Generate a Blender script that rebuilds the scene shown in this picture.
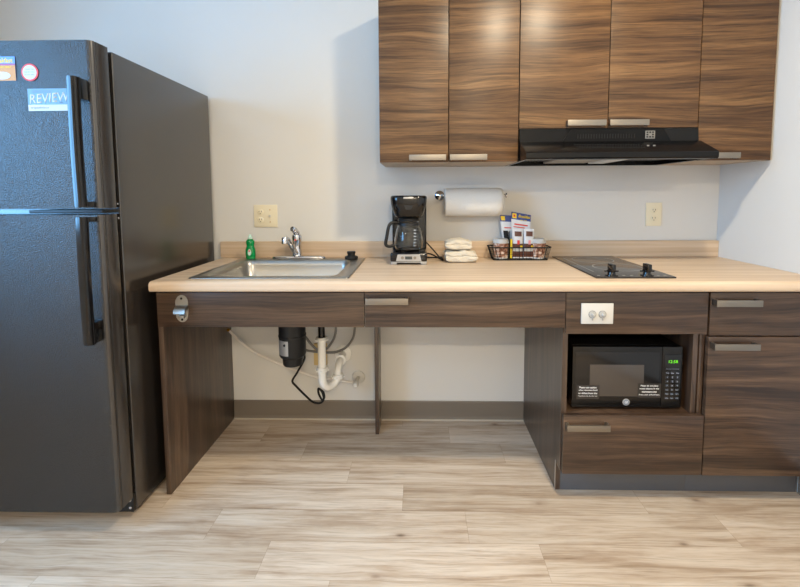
import bpy, bmesh, math, random
from mathutils import Matrix, Vector
random.seed(7)
for o in list(bpy.data.objects): bpy.data.objects.remove(o)
S = bpy.context.scene
COL = S.collection
# ---------------------------------------------------------------- camera
cam = bpy.data.cameras.new('camera'); camo = bpy.data.objects.new('camera', cam); COL.objects.link(camo)
R = [[0.9997374, 0.0223571, -0.0050271], [-0.0226763, 0.9968130, -0.0764823], [0.0033012, 0.0765762, 0.9970583]]
M = Matrix.Identity(4)
for i in range(3):
    M[i][0] = R[0][i]; M[i][1] = R[2][i]; M[i][2] = -R[1][i]
M[0][3], M[1][3], M[2][3] = 0.0, -2.2007, 1.18467
camo.matrix_world = M
cam.sensor_width = 36; cam.sensor_fit = 'HORIZONTAL'; cam.lens = 433.137 / 800 * 36
cam.shift_x = -10.38 / 800; cam.shift_y = -66.36 / 800
cam.clip_start = .05
S.camera = camo
# ---------------------------------------------------------------- world, lamps, exposure
W = bpy.data.worlds.new('world'); S.world = W; W.use_nodes = True
bg = W.node_tree.nodes['Background']; bg.inputs[0].default_value = (.62, .78, 1, 1); bg.inputs[1].default_value = 1.5
def lamp(name, typ, loc, power, color, size, rot=(0, 0, 0), size_y=None, shape='DISK', spread=None):
    l = bpy.data.lights.new(name, typ); l.energy = power; l.color = color
    if typ == 'AREA':
        l.shape = 'RECTANGLE' if size_y else shape; l.size = size
        if size_y: l.size_y = size_y
        if spread: l.spread = spread
    o = bpy.data.objects.new(name, l); o.location = loc; o.rotation_euler = rot; COL.objects.link(o); return o
WARM = (1, .74, .48)
lamp('ceiling_lamp_near_counter', 'AREA', (.60, -1.32, 2.42), 38, (1, .85, .62), .15)
lamp('ceiling_lamp_by_fridge', 'AREA', (-1.6, -3.3, 2.42), 12, (1, .82, .55), .2)
lamp('warm_fill_behind', 'AREA', (.4, -4.3, 2.42), 108, (1, .83, .60), .25)  # added warm fill from behind the camera for the fronts and knee space
COOL = (.20, .54, 1)
lamp('window_daylight', 'AREA', (-2.26, -1.95, 1.55), 108, COOL, 1.1, (0, -math.pi/2, 0), 1.6)
S.view_settings.view_transform = 'Standard'; S.view_settings.look = 'None'
S.view_settings.gamma = 1; S.view_settings.use_curve_mapping = False
S.view_settings.exposure = -.08
# ---------------------------------------------------------------- materials
def lin(c):
    return tuple([(x/255/12.92 if x/255 <= .04045 else ((x/255+.055)/1.055)**2.4) for x in c] + [1])
def mat(name, c, rough=.5, metal=0, coat=0, trans=0, ior=1.45, emit=None, estr=0, bump=None, spec=None, coat_rough=.05, alpha=None):
    m = bpy.data.materials.new(name); m.use_nodes = True
    N = m.node_tree; b = N.nodes['Principled BSDF']
    b.inputs['Base Color'].default_value = lin(c); b.inputs['Roughness'].default_value = rough
    b.inputs['Metallic'].default_value = metal; b.inputs['Coat Weight'].default_value = coat
    b.inputs['Coat Roughness'].default_value = coat_rough
    b.inputs['Transmission Weight'].default_value = trans; b.inputs['IOR'].default_value = ior
    if spec is not None: b.inputs['Specular IOR Level'].default_value = spec
    if alpha is not None: b.inputs['Alpha'].default_value = alpha
    if emit: b.inputs['Emission Color'].default_value = lin(emit); b.inputs['Emission Strength'].default_value = estr
    # every surface gets a procedural texture for subtle variation
    tc = N.nodes.new('ShaderNodeTexCoord'); no = N.nodes.new('ShaderNodeTexNoise')
    N.links.new(tc.outputs['Object'], no.inputs['Vector'])
    sc, st, dist = bump if bump else (60, .03, .001)
    no.inputs['Scale'].default_value = sc; no.inputs['Detail'].default_value = 3
    bp = N.nodes.new('ShaderNodeBump'); bp.inputs['Strength'].default_value = st; bp.inputs['Distance'].default_value = dist
    N.links.new(no.outputs['Fac'], bp.inputs['Height']); N.links.new(bp.outputs[0], b.inputs['Normal'])
    return m
def ramp(N, pts):
    r = N.nodes.new('ShaderNodeValToRGB'); e = r.color_ramp.elements
    while len(e) < len(pts): e.new(.5)
    for i, (p, c) in enumerate(pts): e[i].position = p; e[i].color = lin(c) if len(c) == 3 and max(c) > 1 else (c[0], c[1], c[2], 1)
    return r
def mixc(N, a, b, fac, mode='MIX'):
    m = N.nodes.new('ShaderNodeMix'); m.data_type = 'RGBA'; m.blend_type = mode
    if isinstance(fac, float): m.inputs[0].default_value = fac
    else: N.links.new(fac, m.inputs[0])
    N.links.new(a, m.inputs[6]); N.links.new(b, m.inputs[7]); return m.outputs[2]
def wood(name, axis, cols, rough=.33, fine=.5, spec=.5):
    """streaky laminate: grain runs along axis ('x' or 'z')"""
    m = bpy.data.materials.new(name); m.use_nodes = True; N = m.node_tree; L = N.links
    b = N.nodes['Principled BSDF']; b.inputs['Roughness'].default_value = rough; b.inputs['Specular IOR Level'].default_value = spec
    tc = N.nodes.new('ShaderNodeTexCoord'); oi = N.nodes.new('ShaderNodeObjectInfo')
    off = N.nodes.new('ShaderNodeVectorMath'); off.operation = 'SCALE'; off.inputs[0].default_value = (7.3, 3.1, 11.7)
    L.new(oi.outputs['Random'], off.inputs['Scale'])
    ad = N.nodes.new('ShaderNodeVectorMath'); L.new(tc.outputs['Object'], ad.inputs[0]); L.new(off.outputs[0], ad.inputs[1])
    # wobble
    mw = N.nodes.new('ShaderNodeMapping'); mw.inputs['Scale'].default_value = (1.6, 1.6, 5) if axis == 'x' else (5, 5, 1.6)
    L.new(ad.outputs[0], mw.inputs[0])
    nw = N.nodes.new('ShaderNodeTexNoise'); nw.inputs['Scale'].default_value = 1; nw.inputs['Detail'].default_value = 2
    L.new(mw.outputs[0], nw.inputs['Vector'])
    sub = N.nodes.new('ShaderNodeVectorMath'); sub.operation = 'SUBTRACT'; sub.inputs[1].default_value = (.5, .5, .5); L.new(nw.outputs['Color'], sub.inputs[0])
    sc = N.nodes.new('ShaderNodeVectorMath'); sc.operation = 'SCALE'; sc.inputs['Scale'].default_value = .075; L.new(sub.outputs[0], sc.inputs[0])
    a2 = N.nodes.new('ShaderNodeVectorMath'); L.new(ad.outputs[0], a2.inputs[0]); L.new(sc.outputs[0], a2.inputs[1])
    def band(s1, s2, det, rgh):
        mp = N.nodes.new('ShaderNodeMapping'); mp.inputs['Scale'].default_value = (s1, s1, s2) if axis == 'x' else (s2, s2, s1)
        L.new(a2.outputs[0], mp.inputs[0]); n = N.nodes.new('ShaderNodeTexNoise'); n.inputs['Scale'].default_value = 1
        n.inputs['Detail'].default_value = det; n.inputs['Roughness'].default_value = rgh; L.new(mp.outputs[0], n.inputs['Vector']); return n.outputs['Fac']
    r1 = ramp(N, [(.30, cols[0]), (.44, cols[1]), (.56, cols[2]), (.70, cols[3])]); L.new(band(1.0, 26, 7, .68), r1.inputs[0])
    r2 = ramp(N, [(.36, (.30, .28, .27)), (.48, (.84, .84, .84)), (.62, (1.2, 1.2, 1.2))]); L.new(band(3, 170, 4, .7), r2.inputs[0])
    c = mixc(N, r1.outputs[0], r2.outputs[0], fine, 'MULTIPLY')
    r3 = ramp(N, [(.54, (1, 1, 1)), (.66, (.36, .32, .30))]); L.new(band(1.7, 48, 5, .62), r3.inputs[0])
    c = mixc(N, c, r3.outputs[0], .6, 'MULTIPLY')
    L.new(c, b.inputs['Base Color'])
    bp = N.nodes.new('ShaderNodeBump'); bp.inputs['Strength'].default_value = .12; bp.inputs['Distance'].default_value = .0006
    L.new(band(3, 160, 2, .5), bp.inputs['Height']); L.new(bp.outputs[0], b.inputs['Normal'])
    return m
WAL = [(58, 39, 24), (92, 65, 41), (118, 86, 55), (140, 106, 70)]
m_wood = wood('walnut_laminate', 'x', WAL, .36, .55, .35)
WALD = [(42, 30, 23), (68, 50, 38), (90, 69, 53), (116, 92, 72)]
m_woodlow = wood('dark_walnut_laminate', 'x', WALD, .33, .5, .55)  # darker, greyer copy of the walnut palette for the base units
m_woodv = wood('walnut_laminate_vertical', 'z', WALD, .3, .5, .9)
m_edge = mat('walnut_edge_band', (92, 68, 50), .45)
m_pale = mat('pale_wood_edge', (150, 128, 102), .6)
# worktop
def worktop_mat():
    m = bpy.data.materials.new('maple_laminate'); m.use_nodes = True; N = m.node_tree; L = N.links; b = N.nodes['Principled BSDF']
    tc = N.nodes.new('ShaderNodeTexCoord'); mp = N.nodes.new('ShaderNodeMapping'); mp.inputs['Scale'].default_value = (1.3, 40, 60)
    L.new(tc.outputs['Object'], mp.inputs[0]); n = N.nodes.new('ShaderNodeTexNoise'); n.inputs['Scale'].default_value = 1; n.inputs['Detail'].default_value = 5
    L.new(mp.outputs[0], n.inputs['Vector'])
    r = ramp(N, [(.32, (188, 164, 138)), (.5, (199, 176, 150)), (.66, (208, 187, 163))]); L.new(n.outputs['Fac'], r.inputs[0])
    L.new(r.outputs[0], b.inputs['Base Color']); b.inputs['Roughness'].default_value = .42; b.inputs['Specular IOR Level'].default_value = .35
    return m
m_top = worktop_mat()
def floor_mat():
    m = bpy.data.materials.new('oak_vinyl_plank'); m.use_nodes = True; N = m.node_tree; L = N.links; b = N.nodes['Principled BSDF']
    tc = N.nodes.new('ShaderNodeTexCoord'); lo = N.nodes.new('ShaderNodeVectorMath'); lo.inputs[1].default_value = FLOOR_ORIGIN
    L.new(tc.outputs['Object'], lo.inputs[0]); P = lo.outputs[0]
    def mth(op, a, b_=None, c_=None):
        n = N.nodes.new('ShaderNodeMath'); n.operation = op
        for i, v in enumerate((a, b_, c_)):
            if v is None: continue
            if isinstance(v, (int, float)): n.inputs[i].default_value = v
            else: L.new(v, n.inputs[i])
        return n.outputs[0]
    sp = N.nodes.new('ShaderNodeSeparateXYZ'); L.new(P, sp.inputs[0]); X, Y = sp.outputs[0], sp.outputs[1]
    ry = mth('DIVIDE', mth('ADD', Y, .22), .148); row = mth('FLOOR', ry); fy = mth('SUBTRACT', ry, row)
    rx = mth('DIVIDE', mth('SUBTRACT', X, mth('ADD', mth('MULTIPLY', mth('ADD', row, 1), -.2345), .374)), .914); colm = mth('FLOOR', rx); fx = mth('SUBTRACT', rx, colm)
    ey = mth('MULTIPLY', mth('MINIMUM', fy, mth('SUBTRACT', 1, fy)), .148); ex = mth('MULTIPLY', mth('MINIMUM', fx, mth('SUBTRACT', 1, fx)), .914)
    seam = mth('LESS_THAN', mth('MINIMUM', ex, ey), .0008)
    cv = N.nodes.new('ShaderNodeCombineXYZ'); L.new(colm, cv.inputs[0]); L.new(row, cv.inputs[1])
    wn = N.nodes.new('ShaderNodeTexWhiteNoise'); L.new(cv.outputs[0], wn.inputs['Vector'])
    off = N.nodes.new('ShaderNodeVectorMath'); off.operation = 'SCALE'; off.inputs['Scale'].default_value = 40; L.new(wn.outputs['Color'], off.inputs[0])
    ad = N.nodes.new('ShaderNodeVectorMath'); L.new(P, ad.inputs[0]); L.new(off.outputs[0], ad.inputs[1])
    mw = N.nodes.new('ShaderNodeMapping'); mw.inputs['Scale'].default_value = (3, 14, 1); L.new(ad.outputs[0], mw.inputs[0])
    nw = N.nodes.new('ShaderNodeTexNoise'); nw.inputs['Scale'].default_value = 1; L.new(mw.outputs[0], nw.inputs['Vector'])
    s = N.nodes.new('ShaderNodeVectorMath'); s.operation = 'SCALE'; s.inputs['Scale'].default_value = .035; L.new(nw.outputs['Color'], s.inputs[0])
    a2 = N.nodes.new('ShaderNodeVectorMath'); L.new(ad.outputs[0], a2.inputs[0]); L.new(s.outputs[0], a2.inputs[1])
    def band(s1, s2, det, src=None):
        mp = N.nodes.new('ShaderNodeMapping'); mp.inputs['Scale'].default_value = (s1, s2, 1); L.new(src or a2.outputs[0], mp.inputs[0])
        n = N.nodes.new('ShaderNodeTexNoise'); n.inputs['Scale'].default_value = 1; n.inputs['Detail'].default_value = det; n.inputs['Roughness'].default_value = .62
        L.new(mp.outputs[0], n.inputs['Vector']); return n.outputs['Fac']
    r1 = ramp(N, [(.30, (162, 140, 117)), (.42, (193, 174, 153)), (.55, (209, 193, 174)), (.72, (218, 206, 190))]); L.new(band(2.0, 34, 6), r1.inputs[0])
    r2 = ramp(N, [(.36, (.66, .62, .58)), (.48, (.96, .96, .96)), (.6, (1, 1, 1))]); L.new(band(6, 190, 4), r2.inputs[0])
    c = mixc(N, r1.outputs[0], r2.outputs[0], .6, 'MULTIPLY')
    r5 = ramp(N, [(.50, (1, 1, 1)), (.66, (.60, .50, .41))]); L.new(band(2.6, 13, 5), r5.inputs[0])
    c = mixc(N, c, r5.outputs[0], .55, 'MULTIPLY')
    r4 = ramp(N, [(0, (.80, .77, .73)), (.5, (.94, .93, .92)), (1, (1.0, 1.0, 1.0))]); L.new(wn.outputs['Value'], r4.inputs[0])
    c = mixc(N, c, r4.outputs[0], 1.0, 'MULTIPLY')
    mk = N.nodes.new('ShaderNodeMapping'); mk.inputs['Scale'].default_value = (6.5, 15.0, 0); L.new(a2.outputs[0], mk.inputs[0])
    vo = N.nodes.new('ShaderNodeTexVoronoi'); vo.inputs['Scale'].default_value = 1; vo.inputs['Randomness'].default_value = .7; L.new(mk.outputs[0], vo.inputs['Vector'])
    rk = ramp(N, [(.0, (.22, .17, .14)), (.07, (.5, .44, .4)), (.14, (.84, .8, .77)), (.3, (1, 1, 1))]); L.new(vo.outputs['Distance'], rk.inputs[0])
    sc_ = N.nodes.new('ShaderNodeSeparateColor'); L.new(vo.outputs['Color'], sc_.inputs[0])
    c = mixc(N, c, mixc(N, c, rk.outputs[0], 1.0, 'MULTIPLY'), mth('MULTIPLY', mth('GREATER_THAN', sc_.outputs[0], .80), .85))
    rm = ramp(N, [(0, (1, 1, 1)), (1, (.76, .72, .68))]); L.new(seam, rm.inputs[0])
    c = mixc(N, c, rm.outputs[0], 1.0, 'MULTIPLY')
    L.new(c, b.inputs['Base Color']); b.inputs['Roughness'].default_value = .42; b.inputs['Specular IOR Level'].default_value = .3
    bp = N.nodes.new('ShaderNodeBump'); bp.inputs['Strength'].default_value = .15; bp.inputs['Distance'].default_value = .0006
    L.new(band(5, 120, 2), bp.inputs['Height']); L.new(bp.outputs[0], b.inputs['Normal'])
    return m
FLOOR_ORIGIN = ((-2.3+1.5897)/2, (-5.1+.1)/2, 0)
m_floor = floor_mat()
m_wall = mat('painted_wall', (212, 210, 205), .75, bump=(220, .10, .0012), spec=.25)
m_ceil = mat('painted_ceiling', (225, 224, 220), .9)
m_base = mat('vinyl_cove_base', (116, 107, 96), .45)
m_toe = mat('toe_kick_vinyl_shade_tint', (84, 86, 92), .4)  # cove base vinyl again, with the cool shade under the overhang put into its colour
m_frame = mat('white_frame', (225, 226, 226), .5)
m_fridge = mat('textured_black_enamel', (13, 14, 17), .22, bump=(235, .65, .0055), spec=.9)
m_fridgeside = mat('smooth_black_enamel', (38, 34, 31), .24, bump=(160, .05, .0005), spec=1.0, coat=.6, coat_rough=.22)
m_gloss = mat('gloss_black_plastic', (12, 12, 14), .13, spec=.6)
m_black = mat('matt_black_plastic', (16, 16, 17), .45)
m_rubber = mat('black_rubber', (10, 10, 10), .7)
m_steel = mat('brushed_steel', (162, 160, 155), .33, 1, bump=(90, .05, .0004))
m_nickel = mat('brushed_nickel', (142, 136, 127), .42, 1)
m_chrome = mat('chrome', (205, 206, 210), .09, 1)
m_ivory = mat('ivory_plastic', (226, 216, 188), .35)
m_white = mat('white_plastic', (198, 196, 190), .35)
m_pvc = mat('white_pvc', (236, 236, 232), .3)
m_dark = mat('dark_slot', (30, 26, 22), .7)
m_paper = mat('paper_towel_sheet', (208, 206, 200), .9, bump=(140, .6, .003))
m_cloth = mat('cream_terry_cloth', (216, 204, 182), .95, bump=(260, 1.0, .006))
m_green = mat('green_dish_soap', (12, 158, 84), .12, trans=.35, spec=.6, emit=None)
m_glass = mat('clear_glass', (250, 252, 252), .02, trans=1, ior=1.3)
m_ceram = mat('black_ceramic_glass', (38, 34, 31), .12, spec=.7)
m_ring = mat('grey_printed_ring', (150, 146, 138), .4)
m_grey = mat('grey_hose', (120, 118, 114), .45)
m_silver = mat('silver_plastic', (176, 176, 174), .3, .6)
m_screen = mat('lcd_screen', (60, 64, 60), .3)
m_led = mat('green_led', (60, 160, 20), .5, emit=(130, 255, 30), estr=.9)
m_mwwin = mat('microwave_window_mesh', (66, 60, 55), .16, spec=.7)
m_mwbody = mat('microwave_black_gloss', (17, 16, 16), .2, spec=.45)
m_white_ink = mat('white_ink', (225, 225, 225), .6)
m_grey_ink = mat('grey_ink', (120, 128, 140), .6)
m_red = mat('red_print', (214, 62, 52), .5)
m_blue = mat('blue_print', (38, 62, 130), .4)
m_sblue = mat('sticker_blue', (96, 130, 200), .4)
m_yellow = mat('yellow_print', (238, 204, 40), .5)
m_orange = mat('orange_print', (196, 132, 62), .5)
m_magenta = mat('magenta_print', (160, 70, 120), .5)
m_pack = mat('foil_packet_white', (214, 214, 214), .3)
m_brown = mat('brown_print', (92, 50, 36), .4)
m_blue2 = mat('pale_blue_card', (104, 134, 152), .4)
m_card = mat('white_card', (196, 196, 192), .55)
m_black_ink = mat('black_ink', (40, 40, 44), .6)
m_brass = mat('brass', (190, 140, 60), .3, 1)
m_ply = mat('tan_wall_box', (205, 180, 125), .6)
m_gfilter = mat('aluminium_mesh_filter', (170, 162, 150), .5, .7, bump=(500, 1, .003))
def cup_mat():
    m = bpy.data.materials.new('marbled_paper_cup'); m.use_nodes = True; N = m.node_tree; L = N.links; b = N.nodes['Principled BSDF']
    tc = N.nodes.new('ShaderNodeTexCoord'); n = N.nodes.new('ShaderNodeTexNoise'); n.inputs['Scale'].default_value = 55; n.inputs['Detail'].default_value = 4
    L.new(tc.outputs['Object'], n.inputs['Vector']); r = ramp(N, [(.35, (110, 66, 48)), (.5, (170, 124, 100)), (.66, (226, 208, 192))]); L.new(n.outputs['Fac'], r.inputs[0])
    L.new(r.outputs[0], b.inputs['Base Color']); b.inputs['Roughness'].default_value = .25; return m
m_cup = cup_mat()
m_film = mat('clear_film', (245, 245, 245), .12, trans=.92, ior=1.1)
# ---------------------------------------------------------------- helpers
def finish(name, bm, m, parent=None, smooth=True, loc=None, ang=35):
    me = bpy.data.meshes.new(name); bmesh.ops.recalc_face_normals(bm, faces=bm.faces[:]); bm.to_mesh(me); bm.free()
    if isinstance(m, (list, tuple)):
        for x in m: me.materials.append(x)
    else: me.materials.append(m)
    if smooth:
        for p in me.polygons: p.use_smooth = True
        me.set_sharp_from_angle(angle=math.radians(ang))
    o = bpy.data.objects.new(name, me); COL.objects.link(o)
    if parent is not None:
        # meshes are written in world coordinates, the root Empty sits at the base of its thing
        root = parent
        base = Vector((0, 0, 0)); q = parent
        while q is not None: base += q.location; q = q.parent
        me.transform(Matrix.Translation(-base)); o.parent = parent
    else:
        c = Vector(loc) if loc is not None else None
        if c is None:
            xs = [v.co for v in me.vertices]
            c = Vector(((min(v.x for v in xs)+max(v.x for v in xs))/2, (min(v.y for v in xs)+max(v.y for v in xs))/2, min(v.z for v in xs)))
        me.transform(Matrix.Translation(-c)); o.location = c
    return o
def thing(name, label, cat, loc, group=None):
    o = bpy.data.objects.new(name, None); COL.objects.link(o); o.location = loc; o.empty_display_size = .05
    o['label'] = label; o['category'] = cat
    if group: o['group'] = group
    return o
def tag(o, label, cat, group=None):
    o['label'] = label; o['category'] = cat
    if group: o['group'] = group
    return o
def struct(name, bm, m, smooth=False):
    o = finish(name, bm, m, smooth=smooth); o['kind'] = 'structure'; return o
def addbox(bm, x0, x1, y0, y1, z0, z1, bev=0, seg=2, mi=0):
    r = bmesh.ops.create_cube(bm, size=1); vs = r['verts']
    for v in vs:
        v.co = Vector((x0+(v.co.x+.5)*(x1-x0), y0+(v.co.y+.5)*(y1-y0), z0+(v.co.z+.5)*(z1-z0)))
    fs = set(f for v in vs for f in v.link_faces)
    for f in fs: f.material_index = mi
    if bev:
        es = list(set(e for v in vs for e in v.link_edges))
        bmesh.ops.bevel(bm, geom=es, offset=bev, segments=seg, profile=.6, affect='EDGES')
    return bm
def box(name, x0, x1, y0, y1, z0, z1, m, parent=None, bev=.0015, seg=2):
    bm = bmesh.new(); addbox(bm, x0, x1, y0, y1, z0, z1, bev, seg); return finish(name, bm, m, parent)
def frame_for(d):
    d = d.normalized(); a = Vector((0, 0, 1)) if abs(d.z) < .9 else Vector((1, 0, 0))
    u = d.cross(a).normalized(); return u, d.cross(u).normalized()
def addtube(bm, pts, r, n=12, caps=True):
    pts = [Vector(p) for p in pts]; rr = r if isinstance(r, (list, tuple)) else [r]*len(pts)
    rings = []; u = None
    for i, p in enumerate(pts):
        d = (pts[min(i+1, len(pts)-1)]-pts[max(i-1, 0)]).normalized()
        if u is None: u, w = frame_for(d)
        else:
            u = (u - d*u.dot(d)).normalized(); w = d.cross(u)
        rings.append([bm.verts.new(p+(u*math.cos(2*math.pi*k/n)+w*math.sin(2*math.pi*k/n))*rr[i]) for k in range(n)])
    for a, b in zip(rings, rings[1:]):
        for k in range(n): bm.faces.new((a[k], a[(k+1) % n], b[(k+1) % n], b[k]))
    if caps: bm.faces.new(rings[0]); bm.faces.new(rings[-1])
    return bm
def curve_pts(ctrl, n=8):
    P = [Vector(p) for p in ctrl]; out = []
    for i in range(len(P)-1):
        p0 = P[max(i-1, 0)]; p1 = P[i]; p2 = P[i+1]; p3 = P[min(i+2, len(P)-1)]
        for k in range(n):
            t = k/n; out.append(.5*((2*p1)+(-p0+p2)*t+(2*p0-5*p1+4*p2-p3)*t*t+(-p0+3*p1-3*p2+p3)*t**3))
    out.append(P[-1]); return out
def addlathe(bm, c, prof, n=32, axis='z', sx=1, sy=1, mi=0):
    """prof: list of (radius, height) along axis from c"""
    c = Vector(c); rings = []
    for r, h in prof:
        ring = []
        for k in range(n):
            a = 2*math.pi*k/n; x, y = math.cos(a)*r*sx, math.sin(a)*r*sy
            ring.append(bm.verts.new(c+(Vector((x, y, h)) if axis == 'z' else Vector((x, h, y)) if axis == 'y' else Vector((h, x, y)))))
        rings.append(ring)
    fs = []
    for a, b in zip(rings, rings[1:]):
        for k in range(n): fs.append(bm.faces.new((a[k], a[(k+1) % n], b[(k+1) % n], b[k])))
    fs.append(bm.faces.new(rings[0])); fs.append(bm.faces.new(rings[-1]))
    for f in fs: f.material_index = mi
    return bm
def lathe(name, c, prof, m, parent=None, n=32, axis='z', sx=1, sy=1):
    bm = bmesh.new(); addlathe(bm, c, prof, n, axis, sx, sy); return finish(name, bm, m, parent)
def addprism(bm, poly, x0, x1, mi=0):
    """poly in (y,z), extruded along x"""
    a = [bm.verts.new((x0, y, z)) for y, z in poly]; b = [bm.verts.new((x1, y, z)) for y, z in poly]
    fs = [bm.faces.new(a), bm.faces.new(b)]
    for k in range(len(poly)): fs.append(bm.faces.new((a[k], a[(k+1) % len(poly)], b[(k+1) % len(poly)], b[k])))
    for f in fs: f.material_index = mi
    return bm
def addplate(bm, poly, y0, y1, mi=0):
    """poly in (x,z), extruded along y"""
    a = [bm.verts.new((x, y0, z)) for x, z in poly]; b = [bm.verts.new((x, y1, z)) for x, z in poly]
    fs = [bm.faces.new(a), bm.faces.new(b)]
    for k in range(len(poly)): fs.append(bm.faces.new((a[k], a[(k+1) % len(poly)], b[(k+1) % len(poly)], b[k])))
    for f in fs: f.material_index = mi
    return bm
def tube(name, pts, r, m, parent=None, n=12):
    bm = bmesh.new(); addtube(bm, pts, r, n); return finish(name, bm, m, parent)
def text(name, s, h, x, y, z, m, parent, width=None, shear=0, rot=0, bold=0, depth=.0003, align='CENTER'):
    """lettering lying in a plane that faces the viewer (-y); (x,z) is the centre of the line"""
    cu = bpy.data.curves.new(name, 'FONT'); cu.body = s; cu.size = 1; cu.extrude = 0; cu.offset = bold; cu.shear = shear
    cu.align_x = align; cu.align_y = 'CENTER'; cu.resolution_u = 3
    t = bpy.data.objects.new(name, cu); COL.objects.link(t)
    bpy.context.view_layer.update()
    me = bpy.data.meshes.new_from_object(t.evaluated_get(bpy.context.evaluated_depsgraph_get()))
    bpy.data.objects.remove(t)
    bm = bmesh.new(); bm.from_mesh(me)
    if not bm.verts: return None
    xs = [v.co.x for v in bm.verts]; ys = [v.co.y for v in bm.verts]
    W0, H0 = max(xs)-min(xs), max(ys)-min(ys); cx, cy = (max(xs)+min(xs))/2, (max(ys)+min(ys))/2
    ky = h/H0; kx = width/W0 if width else ky; ca, sa = math.cos(rot), math.sin(rot)
    for v in bm.verts:
        a, b = (v.co.x-cx)*kx, (v.co.y-cy)*ky
        v.co = Vector((x+a*ca-b*sa, y, z+a*sa+b*ca))
    r = bmesh.ops.extrude_face_region(bm, geom=bm.faces[:])
    for v in [g for g in r['geom'] if isinstance(g, bmesh.types.BMVert)]: v.co.y -= depth
    return finish(name, bm, m, parent, smooth=False)
def bar_handle(x0, x1, zc, yface, parent, m=None, out=.03, h=.024):
    """flat bar pull with two square legs, standing off a front at y=yface"""
    bm = bmesh.new()
    addbox(bm, x0, x1, yface-out, yface-out+.007, zc-h/2, zc+h/2, .001)
    for a in (x0+.0005, x1-.0115): addbox(bm, a, a+.011, yface-out+.0065, yface, zc-h/2+.0005, zc+h/2-.0005, .0008)
    return finish('handle', bm, m or m_nickel, parent)
# ================================================================ the room
XR = 1.4897; XL = -2.2; YR = -5.0; ZC = 2.44
bm = bmesh.new(); addbox(bm, XL-.1, XR+.1, YR-.1, .1, -.1, 0); struct('floor', bm, m_floor)
bm = bmesh.new(); addbox(bm, XL-.1, XR+.1, YR-.1, .1, ZC, ZC+.1); struct('ceiling', bm, m_ceil)
bm = bmesh.new(); addbox(bm, XL-.1, XR+.1, 0, .1, 0, ZC); struct('wall_back', bm, m_wall)
bm = bmesh.new(); addbox(bm, XR, XR+.1, YR, 0, 0, ZC); struct('wall_right', bm, m_wall)
def holed(axis, lo, hi, a0, a1, z0, z1, p0, p1):
    bm = bmesh.new()
    for (u0, u1, w0, w1) in ((lo, a0, 0, ZC), (a1, hi, 0, ZC), (a0, a1, 0, z0), (a0, a1, z1, ZC)):
        if axis == 'y': addbox(bm, p0, p1, u0, u1, w0, w1)
        else: addbox(bm, u0, u1, p0, p1, w0, w1)
    return bm
struct('wall_left', holed('y', YR, 0, -2.75, -1.15, 1.0, 2.1, XL-.1, XL), m_wall)
bm = bmesh.new(); addbox(bm, XL, XR, YR-.1, YR, 0, ZC); struct('wall_rear', bm, m_wall)
def winframe(name, axis, a0, a1, z0, z1, p):
    bm = bmesh.new()
    def b(u0, u1, w0, w1):
        if axis == 'y': addbox(bm, p-.03, p+.03, u0, u1, w0, w1, .003)
        else: addbox(bm, u0, u1, p-.03, p+.03, w0, w1, .003)
    b(a0, a0+.05, z0, z1); b(a1-.05, a1, z0, z1); b(a0+.05, a1-.05, z0, z0+.05); b(a0+.05, a1-.05, z1-.05, z1)
    mid = (a0+a1)/2; b(mid-.025, mid+.025, z0+.05, z1-.05)
    o = finish(name, bm, m_frame); o['kind'] = 'structure'
winframe('window_1', 'y', -2.75, -1.15, 1.0, 2.1, XL-.03)
# baseboards (cove profile)
cove = [(0, 0), (-.012, 0), (-.009, .008), (-.006, .02), (-.006, .097), (-.004, .101), (0, .101)]
bm = bmesh.new(); addprism(bm, cove, -.989, .5363); struct('baseboard_back', bm, m_base)
bm = bmesh.new(); addbox(bm, XR-.006, XR, YR, -.545, 0, .101); struct('baseboard_right', bm, m_base)
bm = bmesh.new(); addprism(bm, [(-.0122, 0), (-.0165, 0), (-.0150, .003), (-.0122, .0065)], -.989, .5363); struct('trim_1', bm, mat('pale_caulk', (176, 166, 150), .6))
# ================================================================ wall cabinets
YF = -.324; ZU = 1.3194; ZT = 2.07
def wall_cabinet(x0, x1, z0, doors, label, hz=None):
    t = thing('wall_cabinet', label, 'cabinet', ((x0+x1)/2, -.15, z0), 'walnut wall cabinets in a row')
    bm = bmesh.new()
    addbox(bm, x0+.001, x0+.017, -.3035, -.001, z0, ZT, .0006); addbox(bm, x1-.017, x1-.001, -.3035, -.001, z0, ZT, .0006)
    addbox(bm, x0+.017, x1-.017, -.3035, -.001, z0, z0+.016, .0004); addbox(bm, x0+.017, x1-.017, -.3035, -.001, ZT-.016, ZT, .0004)
    addbox(bm, x0+.017, x1-.017, -.008, -.001, z0+.016, ZT-.016)
    finish('cabinet_body', bm, m_carc, t)
    for d0, d1, h0, h1 in doors:
        d = box('door', d0+.0018, d1-.0018, YF, YF+.019, z0+.001, ZT-.002, m_wood, t, .001)
        bar_handle(h0, h1, z0+.019, YF, d)
    return t
m_carc = mat('cabinet_carcass', (176, 158, 136), .5)
wall_cabinet(-.1746, .4192, ZU, [(-.1746, .1229, -.046, .110), (.1229, .4197, .126, .283)],
             'walnut wall cabinet with two narrow doors above the coffee maker and paper towels')
wall_cabinet(.4212, 1.1696, 1.458, [(.4202, .7947, .617, .777), (.7947, 1.1704, .792, .953)],
             'short walnut wall cabinet with two wide doors directly above the black range hood')
wall_cabinet(1.1712, 1.478, ZU, [(1.1704, 1.4785, 1.180, 1.333)],
             'single-door walnut wall cabinet at the right, touching the side wall')
tag(box('filler_strip', 1.4797, 1.4885, -.310, -.29, ZU, ZT, m_pale, None, .001), 'narrow pale wood filler strip between the single-door wall cabinet and the side wall', 'filler strip')
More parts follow.
